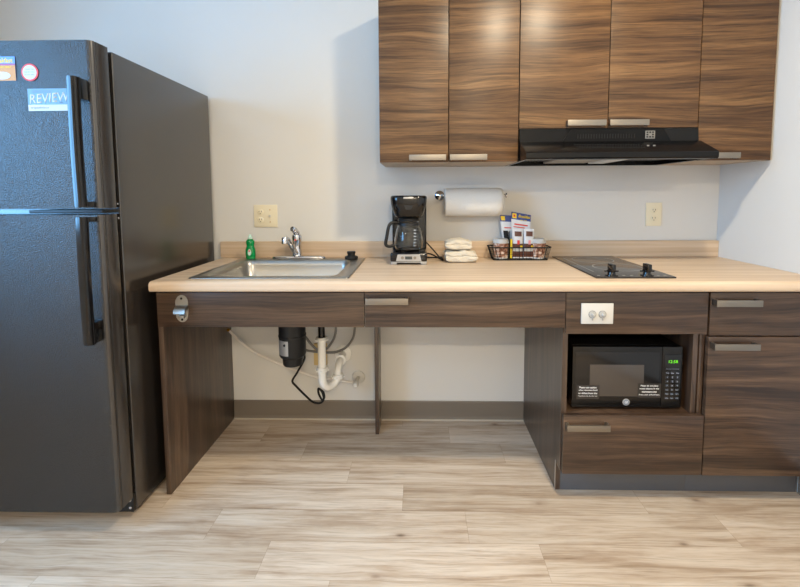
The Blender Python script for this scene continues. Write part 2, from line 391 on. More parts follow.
# ================================================================ range hood
h = thing('range_hood', 'black under-cabinet range hood above the cooktop', 'range hood', (.8, -.2, 1.32))
bm = bmesh.new()
X0, X1 = .4225, 1.1785; X1 = 1.1675
prof = [(-.002, 1.456), (-.330, 1.456), (-.336, 1.402), (-.446, 1.350), (-.452, 1.344), (-.452, 1.326), (-.446, 1.320), (-.40, 1.320), (-.40, 1.338), (-.03, 1.338), (-.03, 1.320), (-.002, 1.320)]
addprism(bm, prof, X0, 1.1685)
addprism(bm, [(-.325, 1.319), (-.325, 1.40), (-.336, 1.402), (-.446, 1.350), (-.452, 1.344), (-.452, 1.326), (-.446, 1.319)], 1.1685, 1.1770)
finish('hood_shell', bm, m_hood if 'm_hood' in globals() else mat('hood_black_enamel', (12, 12, 13), .25, spec=.28), h)
for xa_ in (X0+.0005, 1.156):
    bm = bmesh.new(); addprism(bm, [(-.40, 1.3195), (-.40, 1.3375), (-.03, 1.3375), (-.03, 1.3195)], xa_, xa_+.0115)
    finish('side_flange', bm, m_gloss, h)
box('mesh_filter', .60, .80, -.39, -.06, 1.329, 1.3378, m_gfilter, h, .002)
box('lamp_lens', .815, .89, -.39, -.06, 1.326, 1.3378, mat('frosted_lens', (215, 218, 216), .35), h, .003)
bm = bmesh.new(); addplate(bm, [(.60, 1.3995), (.635, 1.4545), (1.02, 1.4545), (1.055, 1.3995)], -.3375, -.3355)
finish('trim_plate', bm, mat('hood_trim_black', (9, 9, 10), .3, spec=.2), h)
def vents(n, x0, x1, p0, p1, nm):
    bm = bmesh.new()
    for i in range(n):
        x = x0+(x1-x0)*i/(n-1)
        addbox(bm, x-.0016, x+.0016, p0[0]-.0012, p0[0]+.0008, p0[1], p1[1], 0)
    return finish(nm, bm, m_rubber, h, False)
vents(22, .665, .90, (-.3385, 1.414), (-.3385, 1.432), 'vent_slots')
bm = bmesh.new()
for i in range(26):
    x = .64+.26*i/25; s = (1.402-1.350)/(.446-.336)
    for k, yy in enumerate((-.375, -.392, -.409)):
        zz = 1.402-(-.336-yy)*s
        addbox(bm, x-.0022+k*.0025, x+.0022+k*.0025, yy-.005, yy+.001, zz-.003, zz+.0012, 0)
finish('lower_vent_slots', bm, m_rubber, h, False)
bd = box('badge', .945, .985, -.3395, -.3375, 1.411, 1.444, m_grey, h, .001)
for i in range(3):
    for j in range(3):
        if (i, j) != (1, 1): box('badge_mark', .949+.0115*i, .957+.0115*i, -.3402, -.3394, 1.415+.0095*j, 1.4215+.0095*j, m_black, bd, 0)
bm = bmesh.new()
for x in (.925, .95):
    addbox(bm, x, x+.009, -.3965, -.391, 1.3725, 1.379, .001)
finish('rocker_switches', bm, m_grey, h)
# ================================================================ worktop
zc = .864; zb = zc-.038
w = thing('worktop', 'long maple-look laminate worktop with rounded front edge running over all the base units', 'worktop', (.2, -.3, zb))
bm = bmesh.new()
fr = [(-.61, zb), (-.632, zb), (-.636, zb+.003), (-.638, zb+.008), (-.638, zc-.012), (-.6355, zc-.006), (-.631, zc-.002), (-.625, zc), (-.61, zc)]
HX0, HX1, HY0, HY1 = -.878, -.287, -.568, -.082
back = [(-.001, zc), (-.001, zb)]
xl, xr = -1.0085, XR-.001
# full-depth pieces either side of the sink cut-out, front and rear strips beside it
full = fr+back
addprism(bm, full, xl, HX0); addprism(bm, full, HX1, xr)
addprism(bm, fr[:-1]+[(HY0, zc), (HY0, zb)], HX0, HX1)
addprism(bm, [(HY1, zb), (HY1, zc), (-.001, zc), (-.001, zb)], HX0, HX1)
bmesh.ops.remove_doubles(bm, verts=bm.verts[:], dist=1e-5)
finish('top_slab', bm, m_top, w)
box('backsplash', -1.024, XR-.001, -.020, -.001, zc+.0003, zc+.082, m_top, w, .003, 3)
# ================================================================ knee-space units under the sink
YP = -.5899; FA = -.61
k = thing('knee_space_unit', 'knee-space unit under the sink, a walnut side panel and apron next to the refrigerator', 'cabinet', (-.6, -.3, 0))
box('side_panel', -1.009, -.990, YP, -.001, 0, zb-.0005, m_woodv, k, .0008)
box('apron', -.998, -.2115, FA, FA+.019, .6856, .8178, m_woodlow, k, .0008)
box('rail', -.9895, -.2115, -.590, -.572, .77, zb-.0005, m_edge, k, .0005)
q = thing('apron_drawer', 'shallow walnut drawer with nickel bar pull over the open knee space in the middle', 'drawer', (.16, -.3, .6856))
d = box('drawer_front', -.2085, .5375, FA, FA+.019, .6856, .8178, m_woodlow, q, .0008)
bar_handle(-.203, -.045, .790, FA, d)
bm = bmesh.new(); addbox(bm, -.20, .53, -.590, -.35, .70, .712); addbox(bm, -.20, -.188, -.590, -.35, .712, .8); addbox(bm, .518, .53, -.590, -.35, .712, .8); addbox(bm, -.188, .518, -.362, -.35, .712, .8)
finish('drawer_box', bm, m_carc, q)
tag(box('support_panel', -.2245, -.2065, -.149, -.0125, 0, zb-.0005, m_woodv, None, .0008), 'narrow walnut support panel standing against the back wall in the knee space', 'panel')
# ================================================================ microwave cabinet
c = thing('microwave_cabinet', 'walnut base cabinet with an open niche holding the microwave', 'cabinet', (.8, -.3, 0))
bm = bmesh.new(); addprism(bm, [(-.001, 0), (-.537, 0), (-.537, .1151), (YP, .1151), (YP, zb-.0005), (-.001, zb-.0005)], .5368, .5558)
finish('side_panel', bm, m_woodv, c, False)
box('side_panel', 1.0225, 1.041, YP, -.001, .1151, zb-.0005, m_woodv, c, .0008)
box('niche_shelf', .5562, 1.022, YP, -.001, .330, .3475, m_woodlow, c, .0008)
box('niche_ceiling', .5562, 1.022, YP, -.001, .664, .68, m_edge, c, .0008)
box('niche_back', .5562, 1.022, -.0125, -.001, .3478, .6635, m_edge, c, 0)
box('cabinet_floor', .5562, 1.022, -.575, -.001, .1151, .131, m_edge, c, .0005)
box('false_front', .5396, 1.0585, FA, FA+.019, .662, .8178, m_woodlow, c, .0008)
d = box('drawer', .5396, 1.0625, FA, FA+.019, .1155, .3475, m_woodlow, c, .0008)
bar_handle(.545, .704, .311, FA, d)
box('toe_kick', .5562, 1.049, -.537, -.530, 0, .1145, m_toe, c, .0005)
# corner bead of the panel notch
box('edge_bead', .5345, .5366, -.5390, -.5355, .001, .125, m_silver, c, 0)
# right base cabinet
c = thing('base_cabinet', 'walnut base cabinet with one drawer over one door, at the right wall', 'cabinet', (1.27, -.3, 0))
box('side_panel', 1.0465, 1.0640, YP, -.001, .1151, zb-.0005, m_woodv, c, .0008)
box('side_panel', 1.470, 1.4885, YP, -.001, .1151, zb-.0005, m_woodv, c, .0008)
box('cabinet_floor', 1.0645, 1.4695, -.575, -.001, .1151, .131, m_edge, c, 0); box('cabinet_back', 1.0645, 1.4695, -.02, -.001, .1315, zb-.0005, m_edge, c, 0); box('rail', 1.0645, 1.4695, YP, -.572, .645, .66, m_edge, c, 0)
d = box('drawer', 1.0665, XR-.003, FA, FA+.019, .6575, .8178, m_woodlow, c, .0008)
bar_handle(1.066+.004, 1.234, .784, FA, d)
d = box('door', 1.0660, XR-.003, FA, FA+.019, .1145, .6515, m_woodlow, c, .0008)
bar_handle(1.066+.004, 1.234, .622, FA, d)
box('toe_kick', 1.0495, 1.4832, -.537, -.530, 0, .1145, m_toe, c, .0005)
# ================================================================ refrigerator
f = thing('refrigerator', 'tall black two-door top-freezer refrigerator at the left of the worktop', 'refrigerator', (-1.43, -.37, 0))
FX0, FX1 = -1.81, -1.05
bm = bmesh.new(); addbox(bm, FX0, FX1, -.705, -.03, .025, 1.674, .006, 3)
for x in (FX0+.04, FX1-.04):
    for y in (-.66, -.08): addlathe(bm, (x, y, 0), [(.018, 0), (.018, .026)], 12)
finish('cabinet_body', bm, m_fridgeside, f)
def door(name, z0, z1):
    bm = bmesh.new()
    # front skin with rolled edges over a liner with a return
    poly = [(-.724, 0), (-.790, 0), (-.797, .0015), (-.8, .006)]
    n = 40
    prof = [(FX0+.004, -.725), (FX0+.004, -.788), (FX0+.008, -.796), (FX0+.018, -.800), (FX1-.018, -.800), (FX1-.008, -.797), (FX1-.0005, -.788), (FX1-.0005, -.784), (FX1-.002, -.782), (FX1-.002, -.779), (FX1, -.777), (FX1, -.725)]
    a = [bm.verts.new((x, y, z0)) for x, y in prof]; b = [bm.verts.new((x, y, z1)) for x, y in prof]
    bm.faces.new(a); bm.faces.new(b)
    for i in range(len(prof)): bm.faces.new((a[i], a[(i+1) % len(prof)], b[(i+1) % len(prof)], b[i]))
    for fc in bm.faces: fc.material_index = 0
    o = finish(name, bm, [m_fridge, m_fridgeside], f, ang=50)
    for p in o.data.polygons:
        if p.normal.x > .75: p.material_index = 1
    return o
d1 = door('freezer_door', 1.142, 1.681); d2 = door('fresh_food_door', .085, 1.121)
def handle(z0, z1, mt, mb, parent):
    bm = bmesh.new()
    x0, x1 = -1.0945, -1.0615
    # bowed grip
    n = 24; rings = []
    for i in range(n+1):
        t = i/n; z = z0+(z1-z0)*t; y = -.855-.003*math.sin(math.pi*t)
        pr = [(x0, y+.016), (x0, y+.004), (x0+.004, y-.002), (x0+.010, y-.004), (x1-.010, y-.004), (x1-.004, y-.002), (x1, y+.004), (x1, y+.016)]
        rings.append([bm.verts.new((a, b, z)) for a, b in pr])
    for a, b in zip(rings, rings[1:]):
        for q in range(8): bm.faces.new((a[q], a[(q+1) % 8], b[(q+1) % 8], b[q]))
    bm.faces.new(rings[0]); bm.faces.new(rings[-1])
    for za, zb_ in (mt, mb): addbox(bm, x0+.002, x1-.001, -.842, -.8005, za, zb_, .003)
    return finish('handle', bm, m_gloss, parent)
handle(1.147, 1.553, (1.488, 1.552), (1.148, 1.165), d1)
handle(.700, 1.116, (1.100, 1.115), (.702, .770), d2)
box('gasket', FX0+.02, FX1-.014, -.7245, -.7055, .10, 1.112, m_rubber, f, .001)
box('gasket', FX0+.02, FX1-.014, -.7245, -.7055, 1.150, 1.665, m_rubber, f, .001)
hg = box('centre_hinge', -1.30, FX1-.001, -.79, -.7055, 1.126, 1.137, m_black, f, .002)
for z in (1.105, 1.155): lathe('hinge_screw', (FX1-.006, -.712, z), [(.0005, -.0065), (.004, -.005), (.0045, 0)], m_chrome, hg, 12, 'y')
bk = box('lower_hinge', -1.16, FX1-.002, -.722, -.7055, .028, .090, m_black, f, .002)
for z in (.046, .074): lathe('hinge_screw', (FX1-.012, -.7225, z), [(.0005, -.004), (.005, -.003), (.0055, 0)], m_chrome, bk, 12, 'y')
box('toe_grille', FX0+.01, -1.17, -.720, -.7055, .03, .082, m_black, f, .002)
# magnets and stickers on the freezer door
YD = -.8006
t = thing('magnet', 'blue and yellow rectangular breakfast magnet at the left edge of the freezer door', 'magnet', (-1.35, YD, 1.555), 'magnets on the freezer door')
box('card', -1.40, -1.300, YD-.0012, YD, 1.555, 1.631, m_sblue, t, 0)
box('purple_band', -1.40, -1.300, YD-.0017, YD-.00125, 1.604, 1.6085, m_magenta, t, 0)
box('picture', -1.40, -1.300, YD-.0017, YD-.00125, 1.555, 1.6035, m_orange, t, 0)
text('lettering', 'Breakfast', .0150, -1.3415, YD-.0013, 1.619, m_yellow, t, .069, bold=.02)
text('lettering', 'SERVED DAILY', .0055, -1.335, YD-.0018, 1.598, m_yellow, t, .045)
bm = bmesh.new(); addlathe(bm, (-1.345, YD-.0018, 1.571), [(.022, 0), (.022, -.0004)], 24, 'y', 1.3, .55); finish('plate_picture', bm, m_card, t)
t = thing('magnet', 'round white magnet with a red rim on the freezer door', 'magnet', (-1.2535, YD, 1.553), 'magnets on the freezer door')
lathe('disc', (-1.2535, YD, 1.5805), [(.0275, 0), (.0275, -.0015)], m_red, t, 40, 'y')
lathe('face', (-1.2535, YD-.0016, 1.5805), [(.0225, 0), (.0225, -.0005)], m_card, t, 40, 'y')
for i, (s, wd) in enumerate((('THANK YOU', .028), ('PLEASE CALL', .034), ('FRONT DESK', .032))):
    text('lettering', s, .0036, -1.2535, YD-.0021, 1.590-.0085*i, m_grey_ink, t, wd)
t = thing('magnet', 'pale blue rectangular REVIEW magnet beside the freezer handle', 'magnet', (-1.19, YD, 1.458), 'magnets on the freezer door')
box('card', -1.2655, -1.1225, YD-.0010, YD, 1.4585, 1.529, m_blue2, t, 0)
box('lower_band', -1.2655, -1.1225, YD-.0014, YD-.00105, 1.4585, 1.478, m_card, t, 0)
text('lettering', 'LEAVE US A', .0075, -1.220, YD-.0011, 1.5205, m_grey_ink, t, .062)
text('lettering', 'REVIEW', .029, -1.194, YD-.0011, 1.500, m_card, t, .134, shear=.15, rot=.06, bold=.008)
text('lettering', 'ON', .005, -1.157, YD-.0011, 1.484, m_grey_ink, t, .012)
text('lettering', 'tripadvisor', .0095, -1.227, YD-.0015, 1.468, m_grey_ink, t, .062)
# ================================================================ sink
sk = thing('kitchen_sink', 'stainless steel drop-in sink set into the worktop', 'sink', (-.585, -.32, .70))
def rrect(x0, x1, y0, y1, r, n=6):
    out = []
    for cx, cy, a0 in ((x1-r, y1-r, 0), (x0+r, y1-r, 90), (x0+r, y0+r, 180), (x1-r, y0+r, 270)):
        for k_ in range(n+1):
            a = math.radians(a0+90*k_/n); out.append((cx+r*math.cos(a), cy+r*math.sin(a)))
    return out
bm = bmesh.new()
loops = [(-.893, -.272, -.583, -.062, .014, zc+.0008), (-.891, -.274, -.581, -.064, .014, zc+.004), (-.884, -.281, -.573, -.073, .014, zc+.0055),
         (-.848, -.328, -.548, -.136, .040, zc+.0045), (-.843, -.333, -.543, -.141, .040, zc-.0005), (-.838, -.338, -.537, -.147, .042, zc-.02),
         (-.828, -.348, -.527, -.157, .046, .735), (-.80, -.376, -.50, -.185, .05, .716), (-.72, -.45, -.42, -.26, .05, .712)]
rings = []
for x0, x1, y0, y1, r, z in loops: rings.append([bm.verts.new((a, b, z)) for a, b in rrect(x0, x1, y0, y1, r)])
for a, b in zip(rings, rings[1:]):
    for i in range(len(a)): bm.faces.new((a[i], a[(i+1) % len(a)], b[(i+1) % len(a)], b[i]))
bm.faces.new(rings[-1])
o = finish('basin', bm, m_steel, sk, ang=60)
sm = o.modifiers.new('thickness', 'SOLIDIFY'); sm.thickness = .0007; sm.offset = 0
lathe('drain_flange', (-.585, -.335, .7135), [(.055, 0), (.057, .002), (.050, .004), (.035, .001)], m_chrome, sk, 32)
# faucet
YFc = -.098
fa = thing('faucet', 'chrome single-lever faucet at the back of the sink', 'faucet', (-.610, YFc, zc+.006))
bm = bmesh.new(); addlathe(bm, (-.598, YFc, zc+.006), [(.030, 0), (.031, .004), (.030, .010), (.026, .014), (.022, .0155)], 40, 'z', 4.3, 1)
finish('base_plate', bm, m_chrome, fa)
lathe('body', (-.606, YFc, zc+.019), [(.026, 0), (.024, .012), (.0215, .02), (.0205, .055), (.022, .075), (.024, .090), (.022, .104), (.012, .112), (.002, .114)], m_chrome, fa, 28)
bm = bmesh.new(); addtube(bm, curve_pts([(-.606, YFc-.008, zc+.030), (-.607, YFc-.045, zc+.052), (-.613, YFc-.085, zc+.090), (-.620, YFc-.105, zc+.111), (-.624, YFc-.118, zc+.114)]), [.0125]*25+[.0115]*8, 14)
addlathe(bm, (-.627, YFc-.122, zc+.092), [(.012, 0), (.0145, .002), (.0145, .026), (.011, .032), (.002, .034)], 20)
finish('spout', bm, m_chrome, fa)
bm = bmesh.new(); addtube(bm, curve_pts([(-.606, YFc, zc+.118), (-.607, YFc-.006, zc+.136), (-.612, YFc-.022, zc+.150), (-.617, YFc-.036, zc+.156)]), [.017]*8+[.0145]*8+[.012]*8+[.009], 14)
finish('lever', bm, m_chrome, fa)
lathe('temperature_dot', (-.606, YFc-.0245, zc+.10), [(.0045, 0), (.004, -.002)], m_red, fa, 14, 'y')
# stopper on the rim
st = thing('sink_strainer', 'black rubber sink stopper lying on the right rear rim of the sink', 'stopper', (-.338, -.102, zc+.006))
lathe('flange', (-.338, -.102, zc+.006), [(.030, 0), (.033, .003), (.030, .012), (.022, .014)], m_rubber, st, 28)
bm = bmesh.new(); addlathe(bm, (-.338, -.102, zc+.020), [(.019, 0), (.018, .008), (.021, .014), (.020, .022), (.008, .023)], 24); finish('knob', bm, m_black, st)
# soap bottle
sb = thing('dish_soap_bottle', 'small green dish soap bottle on the rear rim of the sink', 'bottle', (-.835, -.103, zc+.006))
lathe('bottle', (-.835, -.103, zc+.0062), [(.020, 0), (.023, .003), (.0245, .022), (.0240, .045), (.019, .060), (.0185, .066), (.021, .078), (.0205, .088), (.013, .096), (.010, .098)], m_green, sb, 28, 'z', 1, .72)
lathe('cap', (-.835, -.103, zc+.1045), [(.011, 0), (.011, .008), (.007, .012), (.0055, .021), (.002, .022)], mat('clear_cap', (190, 225, 210), .3), sb, 20)
bm = bmesh.new(); addlathe(bm, (-.833, -.1212, zc+.040), [(.0085, 0), (.0085, -.0012)], 24, 'y', 1, 1.75); finish('label', bm, mat('pale_label', (196, 222, 214), .5), sb)
lathe('label_mark', (-.833, -.1226, zc+.047), [(.005, 0), (.005, -.0006)], mat('pink_mark', (205, 110, 120), .5), sb, 16, 'y')
# ================================================================ cooktop
ck = thing('cooktop', 'two-burner black glass cooktop set in the worktop under the hood', 'cooktop', (.8, -.3, zc))
bm = bmesh.new(); addbox(bm, .660, .958, -.578, -.032, zc+.0004, zc+.0065, .0015); finish('glass', bm, m_ceram, ck)
def ring(cx, cy, r, parent, wdt=.003):
    bm = bmesh.new(); n = 64; z = zc+.0067
    a = [bm.verts.new((cx+r*math.cos(2*math.pi*i/n), cy+r*math.sin(2*math.pi*i/n), z)) for i in range(n)]
    b = [bm.verts.new((cx+(r-wdt)*math.cos(2*math.pi*i/n), cy+(r-wdt)*math.sin(2*math.pi*i/n), z)) for i in range(n)]
    a2 = [bm.verts.new(v.co+Vector((0, 0, .0003))) for v in a]; b2 = [bm.verts.new(v.co+Vector((0, 0, .0003))) for v in b]
    for i in range(n):
        j = (i+1) % n
        bm.faces.new((a2[i], a2[j], b2[j], b2[i])); bm.faces.new((a[i], a[j], a2[j], a2[i])); bm.faces.new((b[i], b[j], b2[j], b2[i])); bm.faces.new((a[i], a[j], b[j], b[i]))
    return finish('burner_ring', bm, m_ring, parent)
ring(.812, -.158, .092, ck); ring(.835, -.362, .098, ck)
box('printed_line', .692, .6945, -.47, -.10, zc+.0066, zc+.0069, m_ring, ck, 0)
for x in (.675, .77, .80, .90, .925): box('printed_mark', x, x+.011, -.553, -.546, zc+.0066, zc+.0069, m_ring, ck, 0)
for kx in (.728, .862):
    bm = bmesh.new(); addlathe(bm, (kx, -.552, zc+.0068), [(.023, 0), (.0225, .004), (.015, .006), (.0135, .014), (.017, .020), (.017, .022)], 24)
    addbox(bm, kx-.026, kx+.026, -.556, -.548, zc+.021, zc+.027, .002)
    addbox(bm, kx-.0085, kx+.0085, -.572, -.532, zc+.026, zc+.052, .004)
    finish('knob', bm, m_gloss, ck)
# ================================================================ coffee maker
cm = thing('coffee_maker', 'black drip coffee maker with glass carafe on the worktop', 'coffee maker', (-.055, -.17, zc+.0003))
cx0, cx1 = -.136, .031; cxm = (cx0+cx1)/2
Z0 = zc+.0004
bm = bmesh.new()
addbox(bm, cx0, cx1, -.262, -.055, Z0+.012, Z0+.056, .012, 4)
finish('base', bm, m_gloss, cm)
bm = bmesh.new(); addbox(bm, cx0+.002, cx0+.030, -.258, -.06, Z0, Z0+.014, .004); addbox(bm, cx1-.030, cx1-.002, -.258, -.06, Z0, Z0+.014, .004)
addbox(bm, cx0+.004, cx1-.004, -.259, -.20, Z0+.009, Z0+.016, .003)
finish('feet', bm, m_silver, cm)
bm = bmesh.new(); addplate(bm, [(cx0+.026, Z0+.018), (cx1-.026, Z0+.018), (cx1-.034, Z0+.048), (cx0+.034, Z0+.048)], -.2665, -.262)
pnl = finish('control_panel', bm, m_silver, cm)
box('display', cxm-.016, cxm+.016, -.2685, -.2664, Z0+.026, Z0+.040, m_screen, pnl, .001)
for x in (-.028, .028):
    lathe('button', (cxm+x, -.2665, Z0+.033), [(.007, 0), (.0065, -.003)], m_nickel, pnl, 20, 'y')
box('back_column', cx0+.001, cx1-.001, -.118, -.055, Z0+.05, Z0+.306, m_gloss, cm, .012, 4)
bm = bmesh.new()   # brew head: tapering basket under a rounded top
for zz in (0,): pass
hd = [(Z0+.212, .058, .062), (Z0+.222, .066, .070), (Z0+.255, .0765, .080), (Z0+.275, .0815, .083), (Z0+.300, .0835, .084), (Z0+.308, .0825, .083), (Z0+.313, .077, .077)]
rings = []
for z, a, b in hd: rings.append([bm.verts.new((x, y, z)) for x, y in rrect(cxm-a, cxm+a, -.175-b, -.175+min(b*1.4, .118), min(a, .045), 5)])
for a, b in zip(rings, rings[1:]):
    for i in range(len(a)): bm.faces.new((a[i], a[(i+1) % len(a)], b[(i+1) % len(a)], b[i]))
bm.faces.new(rings[0]); bm.faces.new(rings[-1])
finish('brew_head', bm, m_gloss, cm, ang=50)
bx = box('badge', cxm-.022, cxm+.022, -.2615, -.2575, Z0+.298, Z0+.307, m_silver, cm, .001)
bm = bmesh.new(); addplate(bm, [(cxm-.020, Z0+.270), (cxm+.020, Z0+.270), (cxm+.012, Z0+.250), (cxm-.012, Z0+.250)], -.2605, -.255)
finish('basket_grip', bm, m_black, cm)
ca = lathe('carafe', (cxm-.002, -.19, Z0+.059), [(.052, 0), (.060, .004), (.066, .025), (.0665, .050), (.060, .085), (.050, .115), (.046, .128), (.048, .136), (.046, .136), (.044, .128), (.048, .113), (.058, .085), (.0645, .05), (.064, .026), (.058, .006), (.050, .003)], m_glass, cm, 40)
lathe('carafe_lid', (cxm-.002, -.19, Z0+.1955), [(.050, 0), (.051, .006), (.046, .012), (.020, .015)], m_black, ca, 36)
lathe('steel_band', (cxm-.002, -.19, Z0+.175), [(.0507, 0), (.0492, .012)], m_black, ca, 36)
bm = bmesh.new(); hx = cxm-.002
hp = curve_pts([(hx-.047, -.205, Z0+.186), (hx-.068, -.215, Z0+.190), (hx-.088, -.222, Z0+.176), (hx-.100, -.225, Z0+.120), (hx-.104, -.225, Z0+.090), (hx-.090, -.222, Z0+.080), (hx-.066, -.208, Z0+.084)], 6)
addtube(bm, hp, .0075, 10); finish('carafe_handle', bm, m_black, ca)
bm = bmesh.new()
for i in range(6): addbox(bm, hx+.025, hx+.036, -.2502+.003*abs(i-2), -.2485+.003*abs(i-2), Z0+.085+.014*i, Z0+.0875+.014*i)
o = finish('level_marks', bm, m_white_ink, ca)
tube('power_cord', curve_pts([(cx1-.003, -.09, Z0+.085), (cx1+.030, -.10, Z0+.050), (cx1+.064, -.125, Z0+.012), (cx1+.078, -.10, Z0+.0045), (cx1+.050, -.06, Z0+.004), (cx1-.01, -.045, Z0+.004)]), .0035, m_rubber, cm, 8)
tube('power_cord', curve_pts([(cx1-.003, -.085, Z0+.030), (cx1+.030, -.11, Z0+.024), (cx1+.066, -.150, Z0+.010), (cx1+.078, -.138, Z0+.0045), (cx1+.07, -.10, Z0+.0125)]), .0035, m_rubber, cm, 8)
# ================================================================ paper towel
ph = thing('paper_towel_holder', 'chrome paper towel holder fixed to the back wall', 'holder', (.25, -.04, 1.14))
bm = bmesh.new(); addtube(bm, [(.098, -.085, 1.176), (.412, -.085, 1.176)], .006, 12); finish('rod', bm, m_chrome, ph)
bm = bmesh.new(); addlathe(bm, (.098, -.0005, 1.176), [(.024, 0), (.024, -.004), (.016, -.009), (.009, -.012), (.008, -.088), (.012, -.093), (.004, -.098)], 28, 'y'); finish('wall_mount', bm, m_chrome, ph)
bm = bmesh.new(); addlathe(bm, (.412, -.085, 1.176), [(.006, 0), (.012, .003), (.012, .008), (.005, .011)], 20, 'x'); finish('end_knob', bm, m_chrome, ph)
# roll: sheet spiral with free end hanging behind
bm = bmesh.new(); n = 56; xa, xb = .118, .400
prof = []
for i in range(n):
    a = 2*math.pi*i/n; r = .066; prof.append((-.085+r*math.cos(a), 1.146+r*math.sin(a)))
def ringx(x, r0, rz=0, dz=0): return [bm.verts.new((x, -.085+(r0)*math.cos(2*math.pi*i/n), 1.142+dz+(r0+.002)*math.sin(2*math.pi*i/n))) for i in range(n)]
seq = [(xa, .020, .006), (xa+.0005, .060, .002), (xa+.003, .066, 0), (xa+.1, .067, 0), (xb-.04, .067, 0), (xb-.018, .066, .001), (xb-.006, .060, .004), (xb, .050, .007), (xb, .020, .007)]
rs = [ringx(x, r, 0, dz) for x, r, dz in seq]
for a, b in zip(rs+[rs[0]][:0], rs[1:]):
    for i in range(n): bm.faces.new((a[i], a[(i+1) % n], b[(i+1) % n], b[i]))
for i in range(n): bm.faces.new((rs[-1][i], rs[-1][(i+1) % n], rs[0][(i+1) % n], rs[0][i]))
tag(finish('paper_towel_roll', bm, m_paper, ang=50), 'white paper towel roll hanging on the chrome wall holder', 'paper towels')
# ================================================================ folded washcloths
def cloth(x0, x1, y0, y1, z0, z1, layers, label, name, seed):
    """folded terry square: a pillowy block whose front edge shows the rounded folds"""
    bm = bmesh.new(); nx, nz = 26, 20; xm, hw = (x0+x1)/2, (x1-x0)/2; zm, hz = (z0+z1)/2, (z1-z0)/2
    bmesh.ops.create_cube(bm, size=2); bmesh.ops.subdivide_edges(bm, edges=bm.edges[:], cuts=15, use_grid_fill=True)
    for v in bm.verts:
        x, y, z = v.co
        p = 5.0; r = (abs(x)**p+abs(z)**p)**(1/p); k_ = 1/max(r/max(abs(x), abs(z)), 1e-6) if r > 0 else 1
        fx = 1-.10*abs(z)**3; fz = 1-.22*abs(x)**5-.18*abs(y)**7
        groove = math.exp(-((z-(.12 if layers == 2 else 9))/.10)**2)
        X_ = xm+hw*x*fx; Y_ = (y0+y1)/2+(y1-y0)/2*y*(1-.07*groove-.05*abs(z)**4); Z_ = zm+hz*z*fz
        X_ -= x*abs(x)**6*.005*groove
        t_ = (z+1)/2
        Z_ += t_*(.0035*math.sin(X_*62+seed)+.002*math.sin(X_*140+Y_*90+seed*3))-(0 if t_ > 0 else 0)
        Y_ += .0018*math.sin(X_*95+seed*2+z*3); X_ += .003*math.sin(Y_*55+z*2.5+seed)*abs(x)
        v.co = Vector((X_, Y_, max(Z_, z0)))
    return tag(finish(name, bm, m_cloth, ang=80), label, 'washcloth', 'folded washcloths by the coffee maker')
cloth(.116, .265, -.210, -.085, zc+.0006, zc+.056, 2, 'larger folded cream washcloth at the bottom of the little stack on the worktop', 'folded_washcloth', 1)
cloth(.118, .241, -.204, -.090, zc+.0595, zc+.106, 2, 'smaller folded cream washcloth on top of the little stack', 'folded_washcloth', 3)
# ================================================================ wire basket and contents
bk = thing('wire_basket', 'black wire basket with cups and coffee packets on the worktop', 'basket', (.482, -.088, zc))
bx0, bx1, by0, by1 = .352, .612, -.134, -.040; zr = zc+.062; zf = zc+.0032
bm = bmesh.new()
def loop(x0, x1, y0, y1, z, r): 
    p = [(a, b, z) for a, b in rrect(x0, x1, y0, y1, .018, 5)]; addtube(bm, p+[p[0]], r, 8, False)
loop(bx0-.018, bx1+.015, by0-.002, by1+.006, zr, .003); loop(bx0, bx1, by0, by1, zf, .0022); loop(bx0-.006, bx1+.005, by0-.001, by1+.003, zc+.03, .0008)
finish('rim', bm, m_rubber, bk)
bm = bmesh.new()
for i in range(14):
    t = (i+.5)/14; xt = bx0-.004+(bx1-bx0+.006)*t; xb_ = bx0+.014+(bx1-bx0-.028)*t
    for y, yt in ((by0, by0-.002), (by1, by1+.006)): addtube(bm, [(xt, yt, zr), (xb_, y, zf)], .0008 if i not in (0, 6, 7, 13) else .0018, 6)
    addtube(bm, [(xb_, by0, zf-.0008), (xb_, by1, zf-.0008)], .0009, 6)
for i in range(5):
    y = by0+.015+(by1-by0-.03)*i/4
    addtube(bm, [(bx0-.018, y, zr), (bx0, y, zf)], .0011, 6); addtube(bm, [(bx1+.015, y, zr), (bx1, y, zf)], .0011, 6)
    addtube(bm, [(bx0, y, zf), (bx1, y, zf)], .0009, 6)
finish('wires', bm, m_rubber, bk)
def cup(x, label, rot):
    t = thing('wrapped_cup', label, 'cup', (x, -.087, zc+.0062), 'wrapped cups in the wire basket')
    lathe('cup', (x, -.087, zc+.0064), [(.032, 0), (.0335, .003), (.0375, .072), (.0375, .074)], m_cup, t, 32)
    lathe('lid', (x, -.087, zc+.0808), [(.0385, 0), (.039, .003), (.037, .007), (.034, .018), (.030, .021), (.010, .021)], m_white, t, 32)
    lathe('base_rim', (x, -.087, zc+.0062), [(.0345, 0), (.0355, .006)], m_white, t, 32)
cup(.394, 'marbled brown wrapped cup with white lid in the left end of the wire basket', .2)
cup(.573, 'marbled brown wrapped cup with white lid in the right end of the wire basket', .7)
